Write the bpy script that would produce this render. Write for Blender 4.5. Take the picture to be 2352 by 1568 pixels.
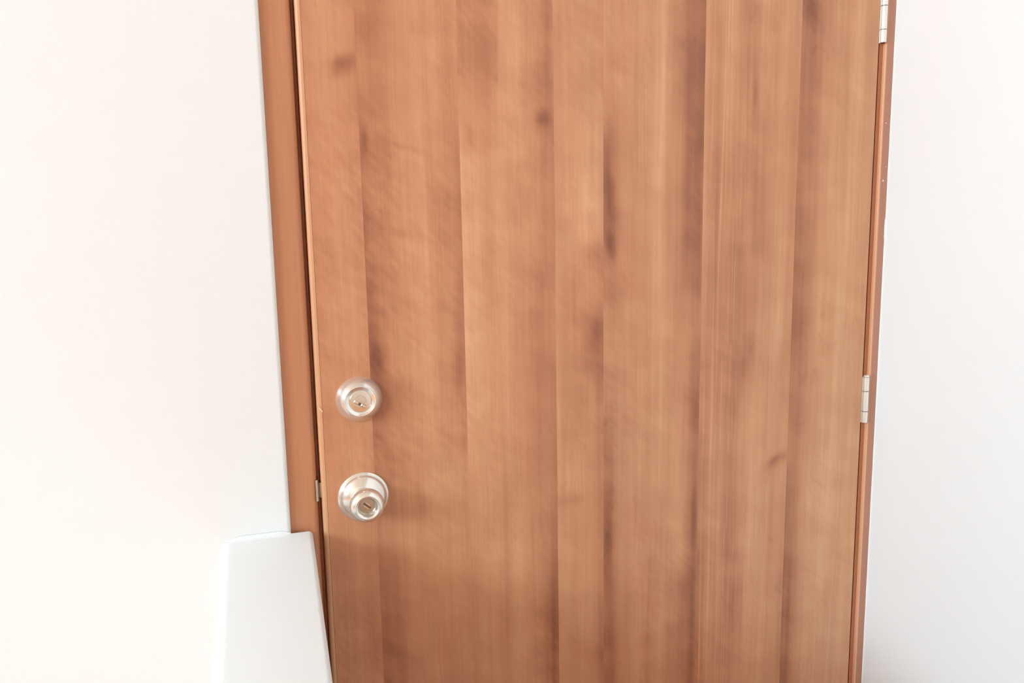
import bpy, math
import numpy as np
from mathutils import Matrix, Vector

for o in list(bpy.data.objects):
    bpy.data.objects.remove(o, do_unlink=True)
S = bpy.context.scene
COL = S.collection
# World axes: X to the right along the door wall, Y into the wall (door face at Y = 0), Z up. Metres.

# ---------------------------------------------------------------- camera
cam_d = bpy.data.cameras.new('camera')
cam_d.sensor_fit = 'HORIZONTAL'
cam_d.sensor_width = 36.0
cam_d.lens = 36.0 * 1900.0 / 2352.0
cam_d.clip_start = 0.02
cam = bpy.data.objects.new('camera', cam_d)
COL.objects.link(cam)
cam.matrix_world = Matrix(((0.95410054, 0.06350935, -0.29267512, -0.0672),
                           (-0.29894053, 0.1429765, -0.94350002, -1.0765),
                           (-0.01807541, 0.98768633, 0.15539947, 1.3180),
                           (0, 0, 0, 1)))
S.camera = cam

# ---------------------------------------------------------------- daylight: an even bright sky that comes in by the window
wd = bpy.data.worlds.new('sky')
S.world = wd
wd.use_nodes = True
bg = wd.node_tree.nodes['Background']
bg.inputs['Color'].default_value = (0.765, 0.99, 1.15, 1)
bg.inputs['Strength'].default_value = 25.0

WIN_X = -3.8                       # the window is in the left wall
WIN_Y0, WIN_Y1 = -3.15, -0.65
WIN_Z0, WIN_Z1 = 1.75, 2.75
pl = bpy.data.lights.new('window_daylight', 'AREA')
pl.shape = 'RECTANGLE'
pl.size = WIN_Y1 - WIN_Y0
pl.size_y = WIN_Z1 - WIN_Z0
pl.cycles.is_portal = True
po = bpy.data.objects.new('window_daylight', pl)
COL.objects.link(po)
po.matrix_world = Matrix.Translation((WIN_X - 0.10, (WIN_Y0 + WIN_Y1) / 2, (WIN_Z0 + WIN_Z1) / 2)) @ \
    Matrix(((0, 0, -1, 0), (1, 0, 0, 0), (0, -1, 0, 0), (0, 0, 0, 1)))   # shines along +X

S.view_settings.view_transform = 'Standard'
S.view_settings.look = 'None'
S.view_settings.gamma = 1.0
S.view_settings.use_curve_mapping = False
S.view_settings.exposure = 0.0


# ---------------------------------------------------------------- helpers
def mesh_obj(name, verts, faces, mat, parent=None, smooth=False, **props):
    me = bpy.data.meshes.new(name)
    me.from_pydata([tuple(v) for v in verts], [], faces)
    me.update()
    if smooth:
        me.polygons.foreach_set('use_smooth', [True] * len(me.polygons))
    if mat:
        me.materials.append(mat)
    o = bpy.data.objects.new(name, me)
    COL.objects.link(o)
    if parent:
        o.parent = parent
    for k, v in props.items():
        o[k] = v
    return o


class MB:
    """collects shapes for one mesh"""
    def __init__(s):
        s.v, s.f = [], []

    def add(s, v, f):
        n = len(s.v)
        s.v += [tuple(p) for p in v]
        s.f += [tuple(i + n for i in q) for q in f]
        return s

    def box(s, x0, x1, y0, y1, z0, z1):
        v = [(x, y, z) for z in (z0, z1) for y in (y0, y1) for x in (x0, x1)]
        return s.add(v, [(0, 2, 3, 1), (4, 5, 7, 6), (0, 1, 5, 4), (2, 6, 7, 3), (0, 4, 6, 2), (1, 3, 7, 5)])

    def prism(s, prof, z0, z1):
        """vertical prism; prof = [(x, y)] counter-clockwise seen from above"""
        n = len(prof)
        v = [(x, y, z0) for x, y in prof] + [(x, y, z1) for x, y in prof]
        f = [(i, (i + 1) % n, (i + 1) % n + n, i + n) for i in range(n)]
        f += [tuple(range(n - 1, -1, -1)), tuple(range(n, 2 * n))]
        return s.add(v, f)

    def lathe(s, prof, cx, cz, y0=0.0, seg=64):
        """profile [(radius, distance out of the door)] turned about the axis -Y"""
        v, f = [], []
        for r, d in prof:
            for k in range(seg):
                a = 2 * math.pi * k / seg
                v.append((cx + r * math.cos(a), y0 - d, cz + r * math.sin(a)))
        m = len(prof)
        for i in range(m - 1):
            for k in range(seg):
                k2 = (k + 1) % seg
                f.append((i * seg + k, i * seg + k2, (i + 1) * seg + k2, (i + 1) * seg + k))
        f.append(tuple(range((m - 1) * seg, m * seg)))
        f.append(tuple(range(seg - 1, -1, -1)))
        return s.add(v, f)

    def rod(s, cx, cy, prof, seg=28):
        """vertical turned rod; prof = [(radius, z)] upwards"""
        v, f = [], []
        for r, z in prof:
            for k in range(seg):
                a = 2 * math.pi * k / seg
                v.append((cx + r * math.cos(a), cy + r * math.sin(a), z))
        m = len(prof)
        for i in range(m - 1):
            for k in range(seg):
                k2 = (k + 1) % seg
                f.append((i * seg + k, i * seg + k2, (i + 1) * seg + k2, (i + 1) * seg + k))
        f.append(tuple(range(seg - 1, -1, -1)))
        f.append(tuple(range((m - 1) * seg, m * seg)))
        return s.add(v, f)

    def build(s, name, mat, parent=None, smooth=False, angle=None, **props):
        o = mesh_obj(name, s.v, s.f, mat, parent, smooth, **props)
        if angle is not None:
            o.data.polygons.foreach_set('use_smooth', [True] * len(o.data.polygons))
            o.data.set_sharp_from_angle(angle=math.radians(angle))
        return o


def curve_pts(pts, n=6):
    """Catmull-Rom smoothing of a lathe profile"""
    P = [np.array(p, float) for p in pts]
    P = [2 * P[0] - P[1]] + P + [2 * P[-1] - P[-2]]
    out = []
    for i in range(1, len(P) - 2):
        for k in range(n):
            t = k / n
            a, b, c, d = P[i - 1:i + 3]
            out.append(0.5 * ((2 * b) + (c - a) * t + (2 * a - 5 * b + 4 * c - d) * t * t + (3 * b - a - 3 * c + d) * t ** 3))
    out.append(P[-2])
    return [tuple(p) for p in out]


def nodes_of(name):
    m = bpy.data.materials.new(name)
    m.use_nodes = True
    nt = m.node_tree
    return m, nt, nt.nodes['Principled BSDF']


def srgb(*c):
    return tuple(((x / 255 + 0.055) / 1.055) ** 2.4 if x > 10 else x / 255 / 12.92 for x in c)


def plaster(name, col, rough=0.75, bump=0.06, scale=140):
    m, nt, b = nodes_of(name)
    N, L = nt.nodes, nt.links
    tc = N.new('ShaderNodeTexCoord')
    n1 = N.new('ShaderNodeTexNoise'); n1.inputs['Scale'].default_value = scale; n1.inputs['Detail'].default_value = 3
    n2 = N.new('ShaderNodeTexNoise'); n2.inputs['Scale'].default_value = 2.3; n2.inputs['Detail'].default_value = 2
    L.new(tc.outputs['Object'], n1.inputs['Vector']); L.new(tc.outputs['Object'], n2.inputs['Vector'])
    mix = N.new('ShaderNodeMix'); mix.data_type = 'RGBA'
    mix.inputs['A'].default_value = (*[c * 0.975 for c in col], 1)
    mix.inputs['B'].default_value = (*col, 1)
    L.new(n2.outputs['Fac'], mix.inputs['Factor'])
    L.new(mix.outputs['Result'], b.inputs['Base Color'])
    bp = N.new('ShaderNodeBump'); bp.inputs['Strength'].default_value = bump; bp.inputs['Distance'].default_value = 0.002
    L.new(n1.outputs['Fac'], bp.inputs['Height']); L.new(bp.outputs['Normal'], b.inputs['Normal'])
    b.inputs['Roughness'].default_value = rough
    b.inputs['Specular IOR Level'].default_value = 0.25
    return m


def wood(name, base, amp=0.25, attr=False, rough=0.42, coat=0.0):
    """wood with grain along Z; attr = the figure (staves, streaks, knots) comes from the veneer's own colour layer"""
    m, nt, b = nodes_of(name)
    N, L = nt.nodes, nt.links
    tc = N.new('ShaderNodeTexCoord')
    mp = N.new('ShaderNodeMapping'); mp.inputs['Scale'].default_value = (420, 420, 9)
    L.new(tc.outputs['Object'], mp.inputs['Vector'])
    g1 = N.new('ShaderNodeTexNoise'); g1.inputs['Scale'].default_value = 1.0; g1.inputs['Detail'].default_value = 4
    L.new(mp.outputs['Vector'], g1.inputs['Vector'])
    mp2 = N.new('ShaderNodeMapping'); mp2.inputs['Scale'].default_value = (70, 70, 2.2)
    L.new(tc.outputs['Object'], mp2.inputs['Vector'])
    g2 = N.new('ShaderNodeTexNoise'); g2.inputs['Scale'].default_value = 1.0; g2.inputs['Detail'].default_value = 3
    g2.inputs['Distortion'].default_value = 0.6
    L.new(mp2.outputs['Vector'], g2.inputs['Vector'])
    ad = N.new('ShaderNodeMath'); ad.operation = 'ADD'
    L.new(g1.outputs['Fac'], ad.inputs[0]); L.new(g2.outputs['Fac'], ad.inputs[1])
    mr = N.new('ShaderNodeMapRange')
    mr.inputs['From Min'].default_value = 0.6; mr.inputs['From Max'].default_value = 1.4
    mr.inputs['To Min'].default_value = 1 - amp; mr.inputs['To Max'].default_value = 1 + amp
    L.new(ad.outputs['Value'], mr.inputs['Value'])
    mul = N.new('ShaderNodeVectorMath'); mul.operation = 'SCALE'
    if attr:
        at = N.new('ShaderNodeAttribute'); at.attribute_name = 'figure'
        L.new(at.outputs['Color'], mul.inputs[0])
    else:
        mul.inputs[0].default_value = base
    L.new(mr.outputs['Result'], mul.inputs['Scale'])
    L.new(mul.outputs['Vector'], b.inputs['Base Color'])
    bp = N.new('ShaderNodeBump'); bp.inputs['Strength'].default_value = 0.05; bp.inputs['Distance'].default_value = 0.0006
    L.new(g1.outputs['Fac'], bp.inputs['Height']); L.new(bp.outputs['Normal'], b.inputs['Normal'])
    b.inputs['Roughness'].default_value = rough
    b.inputs['Specular IOR Level'].default_value = 0.4
    return m


def metal(name, col, rough, aniso=0.0):
    m, nt, b = nodes_of(name)
    N, L = nt.nodes, nt.links
    tc = N.new('ShaderNodeTexCoord')
    n = N.new('ShaderNodeTexNoise'); n.inputs['Scale'].default_value = 250; n.inputs['Detail'].default_value = 2
    L.new(tc.outputs['Object'], n.inputs['Vector'])
    mr = N.new('ShaderNodeMapRange'); mr.inputs['To Min'].default_value = rough * 0.94; mr.inputs['To Max'].default_value = rough * 1.06
    L.new(n.outputs['Fac'], mr.inputs['Value']); L.new(mr.outputs['Result'], b.inputs['Roughness'])
    b.inputs['Base Color'].default_value = (*col, 1)
    b.inputs['Metallic'].default_value = 1.0
    return m


M_WALL = plaster('white_wall_paint', (0.87, 0.865, 0.855))
M_HALF = plaster('half_wall_paint', (0.81, 0.805, 0.795), bump=0.1)
M_CREAM = plaster('cream_wall_paint', (0.82, 0.75, 0.66))
M_CEIL = plaster('ceiling_paint', (0.84, 0.69, 0.56))
M_FLOOR = wood('floor_wood', srgb(224, 150, 94), amp=0.15)
M_VENEER = wood('door_veneer', None, amp=0.10, attr=True)
M_CORE = wood('door_core', srgb(150, 98, 68))
M_LIP = wood('edge_lipping_wood', srgb(212, 156, 116), amp=0.06)
M_FRAME = wood('frame_wood', srgb(196, 132, 94), amp=0.10)
M_FRAME2 = wood('frame_front_wood', srgb(188, 134, 110), amp=0.06)
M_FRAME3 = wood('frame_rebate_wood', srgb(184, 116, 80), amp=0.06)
M_ARRIS_LIT = wood('frame_arris_highlight', srgb(222, 164, 126), amp=0.06)  # arris highlight put into the colour, paler than the rest of the frame
M_NICKEL = metal('satin_nickel', (0.82, 0.79, 0.73), 0.19)
M_NICKEL.node_tree.nodes['Principled BSDF'].inputs['Metallic'].default_value = 0.8
M_NICKEL2 = metal('polished_nickel', (0.84, 0.80, 0.73), 0.16)
M_BRASS = metal('key_plug_metal', (0.90, 0.84, 0.72), 0.20)
M_PLUG = metal('recessed_plug_metal', (0.50, 0.43, 0.34), 0.35)
M_STEEL = metal('hinge_steel', (0.90, 0.90, 0.86), 0.28)
M_STEEL.node_tree.nodes['Principled BSDF'].inputs['Metallic'].default_value = 0.75
M_STRIKE = metal('worn_strike_metal', (0.62, 0.54, 0.44), 0.35)
M_DARK = metal('dark_keyway_metal', (0.20, 0.15, 0.10), 0.5)
M_CAULK = plaster('white_caulk', (0.88, 0.88, 0.87), bump=0.02)
M_WINFR = plaster('window_frame_paint', (0.82, 0.82, 0.82))

# ---------------------------------------------------------------- the room
DW = 0.8545          # door width
DTOP = 2.03          # door top
FL, FR = -0.0420, DW + 0.0262    # where the wall meets the frame, left and right
WALL_Y = -0.006      # plaster face beside the frame
RIGHT_X = FR
CEIL = 2.9
BACK = -4.4
ROOM_L = WIN_X


def rounded_edge(x, y, r, n=6):
    """quarter circle for an outer corner at (x, y): from the face -Y to the side +X"""
    return [(x - r + r * math.sin(a), y + r - r * math.cos(a)) for a in [math.pi / 2 * k / n for k in range(n + 1)]]


wb = MB()
prof = [(ROOM_L - 0.12, WALL_Y)] + rounded_edge(FL, WALL_Y, 0.0055) + [(FL, 0.12), (ROOM_L - 0.12, 0.12)]
wb.prism(prof, 0, CEIL)
wb.box(FL, RIGHT_X + 0.12, WALL_Y, 0.12, DTOP + 0.05, CEIL)
wb.build('wall_back', M_WALL, angle=40, kind='structure', category='wall',
         label='white plastered wall left of the wooden door')
wr = MB().box(RIGHT_X, RIGHT_X + 0.12, BACK, 0.12, 0, CEIL)
wall_right = wr.build('wall_right', M_WALL, kind='structure', category='wall',
                      label='white plastered side wall at the hinge side of the door')
wl = MB()
wl.box(ROOM_L - 0.12, ROOM_L, BACK, WIN_Y0, 0, CEIL)
wl.box(ROOM_L - 0.12, ROOM_L, WIN_Y1, WALL_Y, 0, CEIL)
wl.box(ROOM_L - 0.12, ROOM_L, WIN_Y0, WIN_Y1, 0, WIN_Z0)
wl.box(ROOM_L - 0.12, ROOM_L, WIN_Y0, WIN_Y1, WIN_Z1, CEIL)
wl.build('wall_left', M_CREAM, kind='structure', category='wall', label='cream wall with the daylight window')
MB().box(ROOM_L - 0.12, RIGHT_X + 0.12, BACK - 0.12, BACK, 0, CEIL).build(
    'wall_front', M_CREAM, kind='structure', category='wall', label='cream wall facing the door')
MB().box(ROOM_L - 0.12, RIGHT_X + 0.12, BACK - 0.12, 0.12, CEIL, CEIL + 0.1).build(
    'ceiling', M_CEIL, kind='structure', category='ceiling', label='off-white ceiling above the door')
MB().box(ROOM_L - 0.12, RIGHT_X + 0.12, BACK - 0.12, 0.12, -0.1, 0).build(
    'floor', M_FLOOR, kind='structure', category='floor', label='brown wooden floor before the door')

wf = MB()
t = 0.035
for a in (WIN_Y0, WIN_Y1 - t):
    wf.box(ROOM_L - 0.09, ROOM_L - 0.05, a, a + t, WIN_Z0, WIN_Z1)
for a in (WIN_Z0, WIN_Z1 - t):
    wf.box(ROOM_L - 0.09, ROOM_L - 0.05, WIN_Y0 + t, WIN_Y1 - t, a, a + t)
wf.build('window_1', M_WINFR, kind='structure', category='window', label='white framed daylight window in the left wall')

# ---------------------------------------------------------------- half wall running from the door towards the viewer, sloping down
HW_X0, HW_X1, HW_Z, HW_S, HW_SX = -0.132, -0.0145, 0.9085, 0.169, 0.0109
RL, RR = 0.015, 0.006
sec = []
for k in range(9):          # left arris, rounded
    a = math.pi / 2 * k / 8
    sec.append((HW_X0 + RL - RL * math.cos(a), -RL + RL * math.sin(a)))
for k in range(7):          # right arris
    a = math.pi / 2 * k / 6
    sec.append((HW_X1 - RR + RR * math.sin(a), -RR + RR * math.cos(a)))
ys = [WALL_Y, WALL_Y - 0.004] + [-0.03 - 0.0722 * i for i in range(31)]
v, f = [], []
n = len(sec)
for y in ys:
    for x, dz in sec:
        v.append((x + HW_SX * y, y, HW_Z + HW_S * y + dz))
    v.append((HW_X1 + HW_SX * y, y, 0.0)); v.append((HW_X0 + HW_SX * y, y, 0.0))
m = n + 2
for i in range(len(ys) - 1):
    for k in range(m):
        k2 = (k + 1) % m
        f.append((i * m + k, (i + 1) * m + k, (i + 1) * m + k2, i * m + k2))
f.append(tuple(range(m))); f.append(tuple(range((len(ys) - 1) * m + m - 1, (len(ys) - 1) * m - 1, -1)))
hwb = MB().add(v, f)
half = hwb.build('wall_half', M_HALF, angle=35, kind='structure', category='half wall',
                 label='low white half wall with rounded edges butting against the door frame')
# plaster fillet where its top meets the wall
fv, ff = [], []
xl, xr = HW_X0 + 0.004, FL - 0.0005
for x in np.linspace(xl, xr, 12):
    R = 0.0055 * min(1.0, (x - xl) / 0.02 + 0.05, (xr - x) / 0.012 + 0.25)
    for k in range(7):
        a = math.pi / 2 * k / 6
        yy = WALL_Y - R + R * math.sin(a)
        zz = HW_Z + HW_S * yy + R - R * math.cos(a)
        fv.append((x, yy, zz))
    fv.append((x, WALL_Y + 0.001, HW_Z - 0.006))
for i in range(11):
    for k in range(7):
        ff.append((i * 8 + k, (i + 1) * 8 + k, (i + 1) * 8 + k + 1, i * 8 + k + 1))
MB().add(fv, ff).build('plaster_fillet', M_HALF, half, smooth=True)

# ---------------------------------------------------------------- door frame
frame = bpy.data.objects.new('trim_1', None)
COL.objects.link(frame)
frame['kind'] = 'structure'; frame['category'] = 'door frame'
frame['label'] = 'brown wooden door frame let into the white plaster'
GL = -0.0052                       # inner edge of the left jamb
lj = [(FL - 0.03, 0.0015)] + rounded_edge(GL, 0.0015, 0.0075) + [(GL, 0.042), (0.011, 0.042), (0.011, 0.11), (FL - 0.03, 0.11)]
MB().prism(lj, 0, DTOP + 0.004).build('side_jamb', M_FRAME, frame, angle=40)
GR = DW + 0.0036
XB = GR + 0.0066
rj = [(XB + 0.0024, -0.0040), (RIGHT_X + 0.02, -0.0040), (RIGHT_X + 0.02, 0.11), (DW - 0.011, 0.11), (DW - 0.011, 0.042), (XB + 0.0024, 0.042)]
MB().prism(rj, 0, DTOP + 0.004).build('hinge_jamb', M_FRAME2, frame)
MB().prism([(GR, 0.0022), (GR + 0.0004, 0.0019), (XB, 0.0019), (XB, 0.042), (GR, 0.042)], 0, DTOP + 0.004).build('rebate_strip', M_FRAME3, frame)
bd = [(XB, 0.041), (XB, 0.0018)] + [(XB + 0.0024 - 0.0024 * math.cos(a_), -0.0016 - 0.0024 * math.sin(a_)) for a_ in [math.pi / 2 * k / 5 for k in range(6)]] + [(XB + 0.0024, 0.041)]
MB().prism(bd, 0, DTOP + 0.004).build('jamb_arris_highlight', M_ARRIS_LIT, frame, angle=40, label='rounded arris along the hinge jamb, its highlight painted in')
MB().box(FL - 0.03, RIGHT_X + 0.02, 0.0015, 0.11, DTOP + 0.004, DTOP + 0.06).build('head_jamb', M_FRAME, frame)
# strike plate let into the left jamb, its lip showing in the gap
sp = MB()
for i in range(1):
    pts = [(-0.0072, 0.0012), (-0.0046, 0.0018), (-0.0030, 0.0050), (-0.0026, 0.0200)]
    th = [(-0.0072, 0.0026), (-0.0056, 0.0030), (-0.0044, 0.0060), (-0.0044, 0.0200)]
    sp.prism(pts + th[::-1], 0.944, 0.973)
sp.build('strike_plate', M_STRIKE, frame, angle=40, label='bright metal strike plate lip in the door gap')
for (px, pz, pr) in ((0.8718, 1.3544, 0.0013), (0.8716, 1.441, 0.0008), (0.8755, 1.375, 0.0006)):
    v = [(px + pr * math.cos(a), -0.0041, pz + 1.2 * pr * math.sin(a)) for a in [k * math.pi / 5 for k in range(10)]]
    v.append((px, -0.0047, pz))
    MB().add(v, [(k, (k + 1) % 10, 10) for k in range(10)]).build('paint_speck', M_CAULK, frame, label='tiny white paint speck')

# bead of caulk between the hinge jamb and the side wall, uneven
rng = np.random.default_rng(5)
zz = np.concatenate([np.arange(0.02, 2.03, 0.03), [1.262, 1.268, 1.292, 1.298]])
zz.sort()
w = 0.0007 + 0.0004 * rng.random(len(zz))
w[(zz > 1.265) & (zz < 1.295)] += 0.0010
w[zz <= 1.265] += 0.0004
cv, cf = [], []
for z, ww in zip(zz, w):
    cv += [(RIGHT_X + 0.001, -0.0038 - 1.5 * ww, z), (RIGHT_X - 0.5 * ww, -0.0042 - 1.0 * ww, z), (RIGHT_X - ww, -0.0039, z)]
for i in range(len(zz) - 1):
    for k in range(2):
        cf.append((i * 3 + k, i * 3 + k + 1, i * 3 + k + 4, i * 3 + k + 3))
MB().add(cv, cf).build('caulk_bead', M_CAULK, wall_right, smooth=True)

# ---------------------------------------------------------------- the door
door = bpy.data.objects.new('door_1', None)
COL.objects.link(door)
door['kind'] = 'structure'; door['category'] = 'door'
door['label'] = 'flush brown wood-veneer door with silver deadbolt, round knob and hinges'

LIPW = 0.0068
# core behind the veneer
MB().box(LIPW, DW, 0.0012, 0.040, 0.012, DTOP).build('door_leaf', M_CORE, door)
lip = [(LIPW - 0.0003, 0.0002), (LIPW - 0.0003, 0.040), (0.0, 0.040)]
r = 0.0048
lip += [(r - r * math.cos(a), 0.0002 + r - r * math.sin(a)) for a in [math.pi / 2 * k / 6 for k in range(7)]]
MB().prism(lip[::-1], 0.012, DTOP).build('edge_lipping', M_LIP, door, angle=40, label='pale wooden lipping along the lock edge')
MB().add([(0.0022, -0.0004, 1.0695), (0.0068, -0.0006, 1.0640), (0.0070, -0.0006, 1.0660), (0.0026, -0.0004, 1.0718), (0.004, 0.003, 1.067)],
         [(0, 1, 2, 3), (0, 4, 1), (1, 4, 2), (2, 4, 3), (3, 4, 0)]).build(
    'splinter', wood('splinter_wood', srgb(240, 205, 170), amp=0.05), door, label='pale raised splinter on the lock edge')

# --- veneer figure -------------------------------------------------------
BOUND = [LIPW, 0.0706, 0.2000, 0.3313, 0.4035, 0.5601, 0.7179, DW]
ROWZ = [1.545, 1.337, 1.125, 0.90, 0.70]
# per stave, per height: tone across the stave, (position 0..1, tone 0 dark .. 1 pale)
FIG = [  # the lowest row of each stave includes some shade as darker tone
 [[(0,.55),(.15,.6),(.35,.74),(.6,.66),(1,.5)],
  [(0,.58),(.3,.66),(.5,.7),(.8,.62),(1,.56)],
  [(0,.56),(.3,.64),(.5,.68),(.8,.62),(1,.58)],
  [(0,.6),(.3,.6),(.5,.66),(.8,.62),(1,.55)],
  [(0,.5),(.3,.48),(.5,.56),(.8,.5),(1,.46)]],
 [[(0,.35),(.2,.42),(.4,.5),(.55,.62),(.62,.66),(.64,.54),(.85,.54),(1,.5)],
  [(0,.22),(.1,.36),(.25,.42),(.4,.58),(.62,.68),(.64,.54),(.85,.48),(1,.38)],
  [(0,.15),(.1,.24),(.22,.42),(.4,.6),(.6,.7),(.66,.6),(.85,.48),(1,.38)],
  [(0,.35),(.15,.45),(.3,.55),(.45,.56),(.6,.68),(.9,.62),(1,.5)],
  [(0,.22),(.2,.26),(.34,.46),(.55,.56),(.62,.52),(.7,.48),(.9,.52),(1,.42)]],
 [[(0,.34),(.39,.38),(.42,.6),(.6,.58),(.8,.5),(.93,.3),(1,.42)],
  [(0,.72),(.3,.62),(.4,.7),(.6,.6),(.8,.5),(.9,.36),(1,.36)],
  [(0,.74),(.35,.68),(.6,.58),(.8,.5),(.9,.42),(1,.38)],
  [(0,.58),(.3,.55),(.5,.55),(.7,.45),(.85,.42),(1,.28)],
  [(0,.45),(.4,.44),(.5,.55),(.65,.42),(.8,.35),(.93,.15),(1,.2)]],
 [[(0,.56),(.4,.6),(.7,.55),(1,.5)],
  [(0,.6),(.5,.72),(.8,.64),(1,.6)],
  [(0,.62),(.5,.5),(.8,.36),(1,.34)],
  [(0,.62),(.4,.6),(.8,.45),(1,.4)],
  [(0,.58),(.5,.52),(.8,.46),(1,.38)]],
 [[(0,.5),(.3,.55),(.55,.6),(.6,.7),(.64,.55),(.75,.45),(.82,.22),(.95,.18),(1,.18)],
  [(0,.30),(.1,.36),(.2,.5),(.4,.58),(.58,.72),(.66,.56),(.78,.45),(.85,.2),(.97,.15),(1,.2)],
  [(0,.52),(.3,.5),(.5,.62),(.58,.74),(.65,.6),(.8,.5),(.9,.35),(1,.3)],
  [(0,.3),(.08,.26),(.13,.5),(.3,.55),(.5,.62),(.6,.66),(.75,.58),(.9,.42),(.97,.25),(1,.35)],
  [(0,.2),(.1,.24),(.15,.42),(.45,.5),(.47,.36),(.5,.44),(.6,.5),(.75,.36),(.9,.3),(.97,.15),(1,.22)]],
 [[(0,.64),(.1,.5),(.3,.55),(.45,.42),(.6,.5),(.9,.55),(1,.58)],
  [(0,.66),(.1,.48),(.4,.48),(.55,.38),(.65,.45),(.8,.54),(1,.52)],
  [(0,.5),(.2,.45),(.45,.42),(.55,.55),(.7,.68),(.85,.66),(.95,.52),(1,.5)],
  [(0,.4),(.1,.45),(.35,.45),(.45,.56),(.6,.68),(.75,.6),(.85,.55),(1,.5)],
  [(0,.3),(.15,.4),(.4,.38),(.5,.5),(.7,.52),(.9,.48),(1,.35)]],
 [[(0,.3),(.15,.3),(.3,.48),(.5,.52),(.65,.66),(.75,.7),(.85,.58),(1,.6)],
  [(0,.3),(.2,.42),(.4,.58),(.6,.72),(.7,.8),(.8,.66),(1,.62)],
  [(0,.22),(.12,.3),(.3,.48),(.45,.6),(.6,.76),(.75,.76),(.85,.66),(1,.64)],
  [(0,.34),(.1,.36),(.2,.5),(.4,.68),(.6,.76),(.8,.7),(1,.66)],
  [(0,.18),(.1,.22),(.2,.44),(.4,.62),(.7,.66),(1,.58)]],
]
# knots and streaks: x, z, half-width, half-height, tilt, change of tone
SPOT = [(0.053, 1.501, .016, .009, 25, -.34), (0.046, 1.488, .010, .006, 25, -.16), (0.3150, 1.440, .011, .011, 20, -.26),
        (0.7000, 0.925, .016, .008, 30, -.32), (0.690, 0.915, .012, .010, 30, -.16),
        (0.4125, 1.350, .009, .046, 2, -.26), (0.4130, 1.272, .009, .020, 4, -.34), (0.3877, 1.2527, .018, .022, 0, -.24),
        (0.3894, 1.150, .014, .026, 0, -.2), (0.0790, 1.138, .009, .028, 0, -.2), (0.6440, 1.480, .005, .028, 0, -.2),
        (0.6650, 1.470, .004, .030, 0, -.14), (0.3579, 0.902, .024, .011, 0, -.2), (0.4090, 0.826, .009, .07, -3, -.2),
        (0.4977, 0.66, .014, .03, 0, .12), (0.7340, 1.60, .018, .022, 0, -.2), (0.1279, 1.402, .032, .004, -18, -.14),
        (0.3769, 1.322, .020, .035, 0, .1), (0.0760, 1.412, .005, .020, 0, -.25), (0.0850, 1.55, .02, .04, 0, -.08),
        (0.235, 1.50, .03, .03, 0, -.06), (0.215, 1.415, .006, .018, 0, -.2), (0.19, 1.10, .008, .03, 0, -.14),
        (0.3250, 0.73, .012, .05, 0, -.16), (0.5530, 0.86, .005, .05, 0, -.18), (0.5520, 1.02, .008, .06, 3, -.14),
        (0.64, 1.09, .010, .04, -8, -.16), (0.4560, 0.87, .002, .05, 0, -.14), (0.353, 0.935, .02, .02, 0, .08),
        (0.6920, 1.33, .03, .05, 0, .04), (0.30, 1.06, .03, .05, 0, -.07), (0.38, 1.10, .015, .02, 30, -.1),
        (0.12, 1.29, .02, .006, -12, -.1), (0.115, 1.09, .02, .012, -20, -.1), (0.10, 0.99, .02, .012, -25, -.1),
        (0.535, 0.735, .02, .04, 10, -.12), (0.63, 0.69, .018, .05, 0, -.1), (0.40, 0.66, .04, .05, 0, -.1)]
TONES = np.array([0, .25, .5, .75, 1.0])
TCOL = np.array([srgb(132, 80, 58), srgb(168, 107, 76), srgb(198, 136, 99), srgb(214, 155, 115), srgb(228, 176, 136)])
WOOD_GAIN = 0.98


def vnoise(x, z, seed):
    """smooth value noise"""
    x0, z0 = np.floor(x).astype(np.int64), np.floor(z).astype(np.int64)
    fx, fz = x - x0, z - z0
    fx, fz = fx * fx * (3 - 2 * fx), fz * fz * (3 - 2 * fz)

    def h(i, j):
        q = (i * 374761393 + j * 668265263 + seed * 1442695041) & 0xffffffff
        q = ((q ^ (q >> 13)) * 1274126177) & 0xffffffff
        return ((q ^ (q >> 16)) & 0xffff) / 65535.0
    a, b, c, d = h(x0, z0), h(x0 + 1, z0), h(x0, z0 + 1), h(x0 + 1, z0 + 1)
    return (a * (1 - fx) + b * fx) * (1 - fz) + (c * (1 - fx) + d * fx) * fz - 0.5


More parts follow.
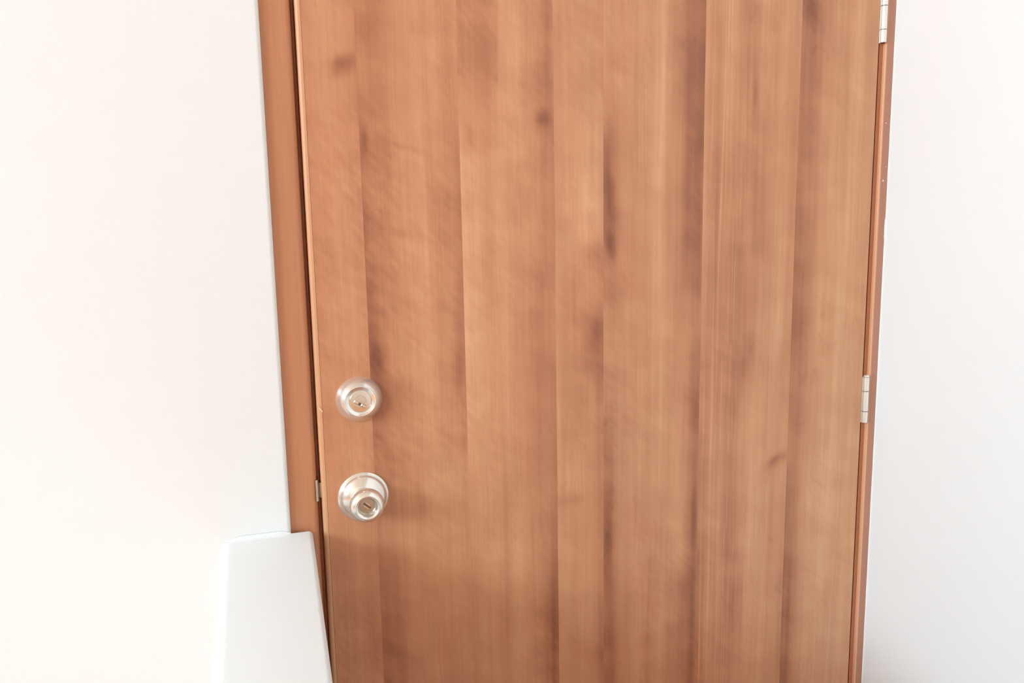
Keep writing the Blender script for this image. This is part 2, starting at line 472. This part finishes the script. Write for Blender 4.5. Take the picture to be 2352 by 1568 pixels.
def figure(si, X, Z):
    x0, x1 = BOUND[si], BOUND[si + 1]
    wob = 0.006 * vnoise(X * 6, Z * 2.2, 3) * 2 + 0.003 * vnoise(X * 20, Z * 7, 4) * 2
    s = np.clip((X - x0) / (x1 - x0), 0, 1)
    s = np.clip(s + wob / (x1 - x0) * np.clip(4 * s * (1 - s), 0, 1), 0, 1)
    rows = [np.interp(s, [p[0] for p in row], [p[1] for p in row]) for row in FIG[si]]
    zi = np.interp(-Z, [-q for q in ROWZ], range(len(ROWZ)))
    i0 = np.clip(np.floor(zi).astype(int), 0, len(ROWZ) - 2)
    t = zi - i0
    t = t * t * (3 - 2 * t)
    rows[-1] = rows[-1] + 0.07          # lifts out part of the shade held in the lowest FIG tones
    rows[-2] = rows[-2] + 0.03
    st = np.stack(rows)
    ii = np.indices(X.shape)
    tone = st[i0, ii[0], ii[1]] * (1 - t) + st[i0 + 1, ii[0], ii[1]] * t
    tone = tone + (-0.10, 0.0, 0.04, 0.02, 0.03, 0.04, 0.05)[si]
    for (cx, cz, rx, rz, ang, dv) in SPOT:
        if not (x0 - 0.002 < cx < x1 + 0.002):
            continue
        a = math.radians(ang)
        dx, dz = X - cx, Z - cz
        dx = dx + 0.5 * rx * vnoise(X * 60, Z * 40, 9)
        dz = dz + 0.8 * rz * vnoise(X * 45, Z * 25, 10)
        u = dx * math.cos(a) + dz * math.sin(a)
        w_ = -dx * math.sin(a) + dz * math.cos(a)
        tone = tone + dv * np.exp(-((u / rx) ** 2 + (w_ / rz) ** 2))
    # broad streaks, fine streaks, curly mottling across the grain
    far = np.clip(X / DW * 1.6 - 0.4, 0, 1)          # straighter, crisper grain towards the hinges, curly figure by the lock
    tone = tone + 0.15 * vnoise(X * 55 + si * 17, Z * 2.5, 11) + (0.06 + 0.07 * far) * vnoise(X * 170 + si * 31, Z * 6, 12)
    tone = tone + 0.13 * vnoise(X * 26 - Z * 16, Z * 34 + X * 20 + si * 7, 13)
    dg = (1 - 0.6 * far)
    tone = tone + 0.13 * dg * vnoise((X - Z) * 42, (X + Z) * 130 + si, 14) * (0.6 + 1.2 * vnoise(X * 12, Z * 10, 24))
    tone = tone + 0.10 * dg * vnoise((X * 0.8 - Z) * 90, (X + 0.8 * Z) * 330 + si, 22) * (0.5 + 1.5 * vnoise(X * 16, Z * 9, 25))
    fl = np.clip(vnoise(X * 70 - Z * 40, Z * 60 + X * 70, 26) - 0.33, 0, 1) / 0.17
    tone = tone - 0.16 * fl * np.clip(vnoise(X * 9, Z * 7, 27) + .3, 0, 1)
    if si == 6:      # cross-grain curls
        c = np.abs(vnoise(X * 14, Z * 30 + 12 * (X - 0.76) ** 2 * 40, 15))
        tone = tone - 0.12 * np.clip(1 - c / 0.03, 0, 1) * np.clip(1 - np.abs(s - .45) / .3, 0, 1) * (vnoise(X * 5, Z * 6, 16) > 0)
    if si == 5:      # straight rift grain with pale lines
        xl = X + 0.004 * vnoise(X * 3, Z * 4, 18) + 0.0015 * vnoise(X * 20, Z * 14, 21)
        c = np.abs(vnoise(xl * 210, Z * 1.1, 17))
        k = np.clip(1 - c / 0.10, 0, 1) * np.clip((0.5 - s) / .15, 0, 1) * np.clip(.7 + 1.6 * vnoise(X * 130, Z * 9, 19), 0, 1)
        tone = tone + 0.26 * k - 0.03 * np.clip((0.5 - s) / .15, 0, 1)
    return np.clip(tone, 0, 1)


zs = np.concatenate([np.linspace(0.012, 0.46, 24)[:-1], np.linspace(0.46, 1.68, 330)[:-1], np.linspace(1.68, DTOP, 20)])
for si in range(7):
    x0, x1 = BOUND[si], BOUND[si + 1]
    xs = np.linspace(x0, x1, max(8, int((x1 - x0) / 0.0013)))
    X, Z = np.meshgrid(xs, zs)
    tone = figure(si, X, Z)
    col = np.stack([np.interp(tone, TONES, TCOL[:, c]) for c in range(3)], -1) * WOOD_GAIN
    # slow drift of hue across the sheet: redder by the lock, yellower by the hinges
    k = (X / DW)[..., None] + 0.5 * vnoise(X * 7, Z * 5, 30)[..., None]
    col = col * (1 + (k - 0.5) * np.array([-0.02, 0.06, 0.09]))
    nx, nz = len(xs), len(zs)
    verts = np.stack([X, np.zeros_like(X), Z], -1).reshape(-1, 3)
    idx = np.arange(nx * nz).reshape(nz, nx)
    q = np.stack([idx[:-1, :-1], idx[:-1, 1:], idx[1:, 1:], idx[1:, :-1]], -1).reshape(-1, 4)
    # thickness: a back row of edge faces
    faces = [tuple(int(i) for i in r_) for r_ in q]
    nb = nx * nz
    back = [(x0, 0.0015, zs[0]), (x1, 0.0015, zs[0]), (x1, 0.0015, zs[-1]), (x0, 0.0015, zs[-1])]
    faces.append((nb, nb + 3, nb + 2, nb + 1))
    faces.append(tuple([int(i) for i in idx[::-1, 0]] + [nb, nb + 3][:1] + [nb + 3]))
    faces.append(tuple([int(i) for i in idx[:, -1]] + [nb + 2, nb + 1]))
    o = mesh_obj('veneer_stave', list(map(tuple, verts)) + back, faces, M_VENEER, door)
    ca = o.data.color_attributes.new('figure', 'FLOAT_COLOR', 'POINT')
    buf = np.ones((nb + 4, 4), np.float32)
    buf[:nb, :3] = col.reshape(-1, 3)
    buf[nb:, :3] = TCOL[2]
    ca.data.foreach_set('color', buf.ravel())


# ---------------------------------------------------------------- deadbolt
def bar(mb, cx, cz, y, L, Wd, ang, h):
    a = math.radians(ang)
    ux, uz = math.cos(a), math.sin(a)
    p = []
    for yy, sh in ((y, 1.0), (y - h, 0.8)):
        for sx, sz in ((-1, -1), (1, -1), (1, 1), (-1, 1)):
            du, dv = sx * L / 2 * sh, sz * Wd / 2 * sh
            p.append((cx + du * ux - dv * uz, yy, cz + du * uz + dv * ux))
    mb.add(p, [(4, 5, 6, 7), (0, 1, 5, 4), (1, 2, 6, 5), (2, 3, 7, 6), (3, 0, 4, 7)])
    return mb


DX, DZ = 0.0545, 1.0775
mm = lambda P: [(r_ / 1000, d_ / 1000) for r_, d_ in P]
prof = mm([(30.6, -0.2), (30.5, 0.4)]) + mm(curve_pts([(30.2, 1.0), (28.7, 4.2), (26.2, 8.2), (23.2, 12.0), (20.8, 14.4)], 5)) + \
    mm([(20.1, 15.2), (19.3, 15.3), (18.4, 14.8), (16.4, 14.0), (14.8, 13.7), (14.4, 13.0)])
dead = MB().lathe(prof, DX, DZ, seg=96).build('deadbolt', M_NICKEL, door, angle=30, label='satin nickel deadbolt with tapered collar')
MB().lathe(mm([(14.0, 12.3), (14.0, 13.8), (13.6, 14.3), (8.2, 14.5), (8.0, 14.0), (7.6, 14.0), (7.4, 14.4), (0.4, 14.5)]), DX, DZ, seg=64).build(
    'lock_cylinder', M_NICKEL2, dead, angle=25)
kw = MB()
bar(kw, DX - 0.0006, DZ - 0.0036, -0.0144, 0.0165, 0.0038, -32, 0.0002)
kw.build('keyway', M_DARK, dead)
kb = bar(MB(), DX - 0.0050, DZ - 0.0008, -0.0145, 0.0068, 0.0030, -32, 0.0007)
bar(kb, DX + 0.0036, DZ - 0.0062, -0.0145, 0.0068, 0.0030, -32, 0.0007)
kb.build('keyway_edge', M_BRASS, dead)

# ---------------------------------------------------------------- door knob
KX, KZ = 0.0540, 0.9445
knob_prof = mm([(12.5, 12.0)]) + mm(curve_pts([(11.5, 16), (12.2, 20), (16.5, 25.0), (20.6, 30.0), (22.4, 36.0), (21.6, 42.0), (18.6, 46.6), (15.4, 48.2)], 6)) + \
    mm(curve_pts([(15.4, 48.2), (13.2, 47.2), (11.4, 43.5), (9.6, 38.5)], 4))[1:]
knob = MB().lathe(knob_prof, KX, KZ, seg=96).build('door_knob', M_NICKEL, door, angle=50, label='round satin nickel door knob with key hole')
ros = mm([(33.6, -0.2), (33.9, 1.2)]) + mm(curve_pts([(33.6, 2.6), (32.0, 4.0)], 3)) + mm([(31.2, 4.1), (30.6, 4.6)]) + \
    mm(curve_pts([(30.2, 5.2), (27.6, 9.0), (23.0, 12.6), (17.0, 15.2), (12.0, 16.2)], 5))
MB().lathe(ros, KX, KZ, seg=96).build('rosette', M_NICKEL, knob, angle=30)
MB().lathe(mm([(9.8, 37.5), (9.2, 39.0), (0.4, 39.3)]), KX, KZ, seg=48).build('lock_cylinder', M_PLUG, knob, angle=30)
kw = bar(MB(), KX, KZ, -0.0390, 0.0120, 0.0026, -40, 0.0006)
kw.build('keyway', M_DARK, knob)
kb = bar(MB(), KX + 0.0006, KZ + 0.0022, -0.0392, 0.0085, 0.0013, -40, 0.0012)
bar(kb, KX - 0.0006, KZ - 0.0024, -0.0392, 0.0080, 0.0012, -40, 0.0010)
kb.build('keyway_edge', M_BRASS, knob)
# latch bolt across the gap
MB().prism([(-0.012, 0.018), (-0.0010, 0.0050), (0.001, 0.0050), (0.001, 0.018)], 0.948, 0.968).build('latch_bolt', M_STRIKE, door)


# ---------------------------------------------------------------- hinges
def hinge(z0, z1, cuts):
    cx, cy, r_ = DW + 0.0048, -0.0034, 0.0048
    leafm = MB().box(DW + 0.0004, DW + 0.0024, 0.0, 0.034, z0, z1)
    h = leafm.build('hinge', M_STEEL, door, label='silver butt hinge beside the side wall')
    ed = [z0] + cuts + [z1]
    for a, b in zip(ed[:-1], ed[1:]):
        g, c = 0.0005, 0.0002
        MB().rod(cx, cy, [(r_ - c, a + g), (r_, a + g + c), (r_, b - g - c), (r_ - c, b - g)]).build('knuckle', M_STEEL, h, angle=40)
    MB().rod(cx, cy, [(r_ * .7, z0 + 0.0004), (r_ * .7, z1)]).build('hinge_pin', M_DARK, h, angle=30)
    MB().rod(cx, cy, [(r_ * 0.98, z1 + 0.0002), (r_ * 0.98, z1 + 0.0016), (r_ * 0.75, z1 + 0.0032), (r_ * 0.3, z1 + 0.0038)]).build(
        'pin_cap', M_STEEL, h, angle=30)
    return h


hinge(0.9705, 1.0455, [0.9895, 1.0225])
hinge(1.5582, 1.6342, [1.5775, 1.6115])
hinge(0.2400, 0.3150, [0.2590, 0.2920])
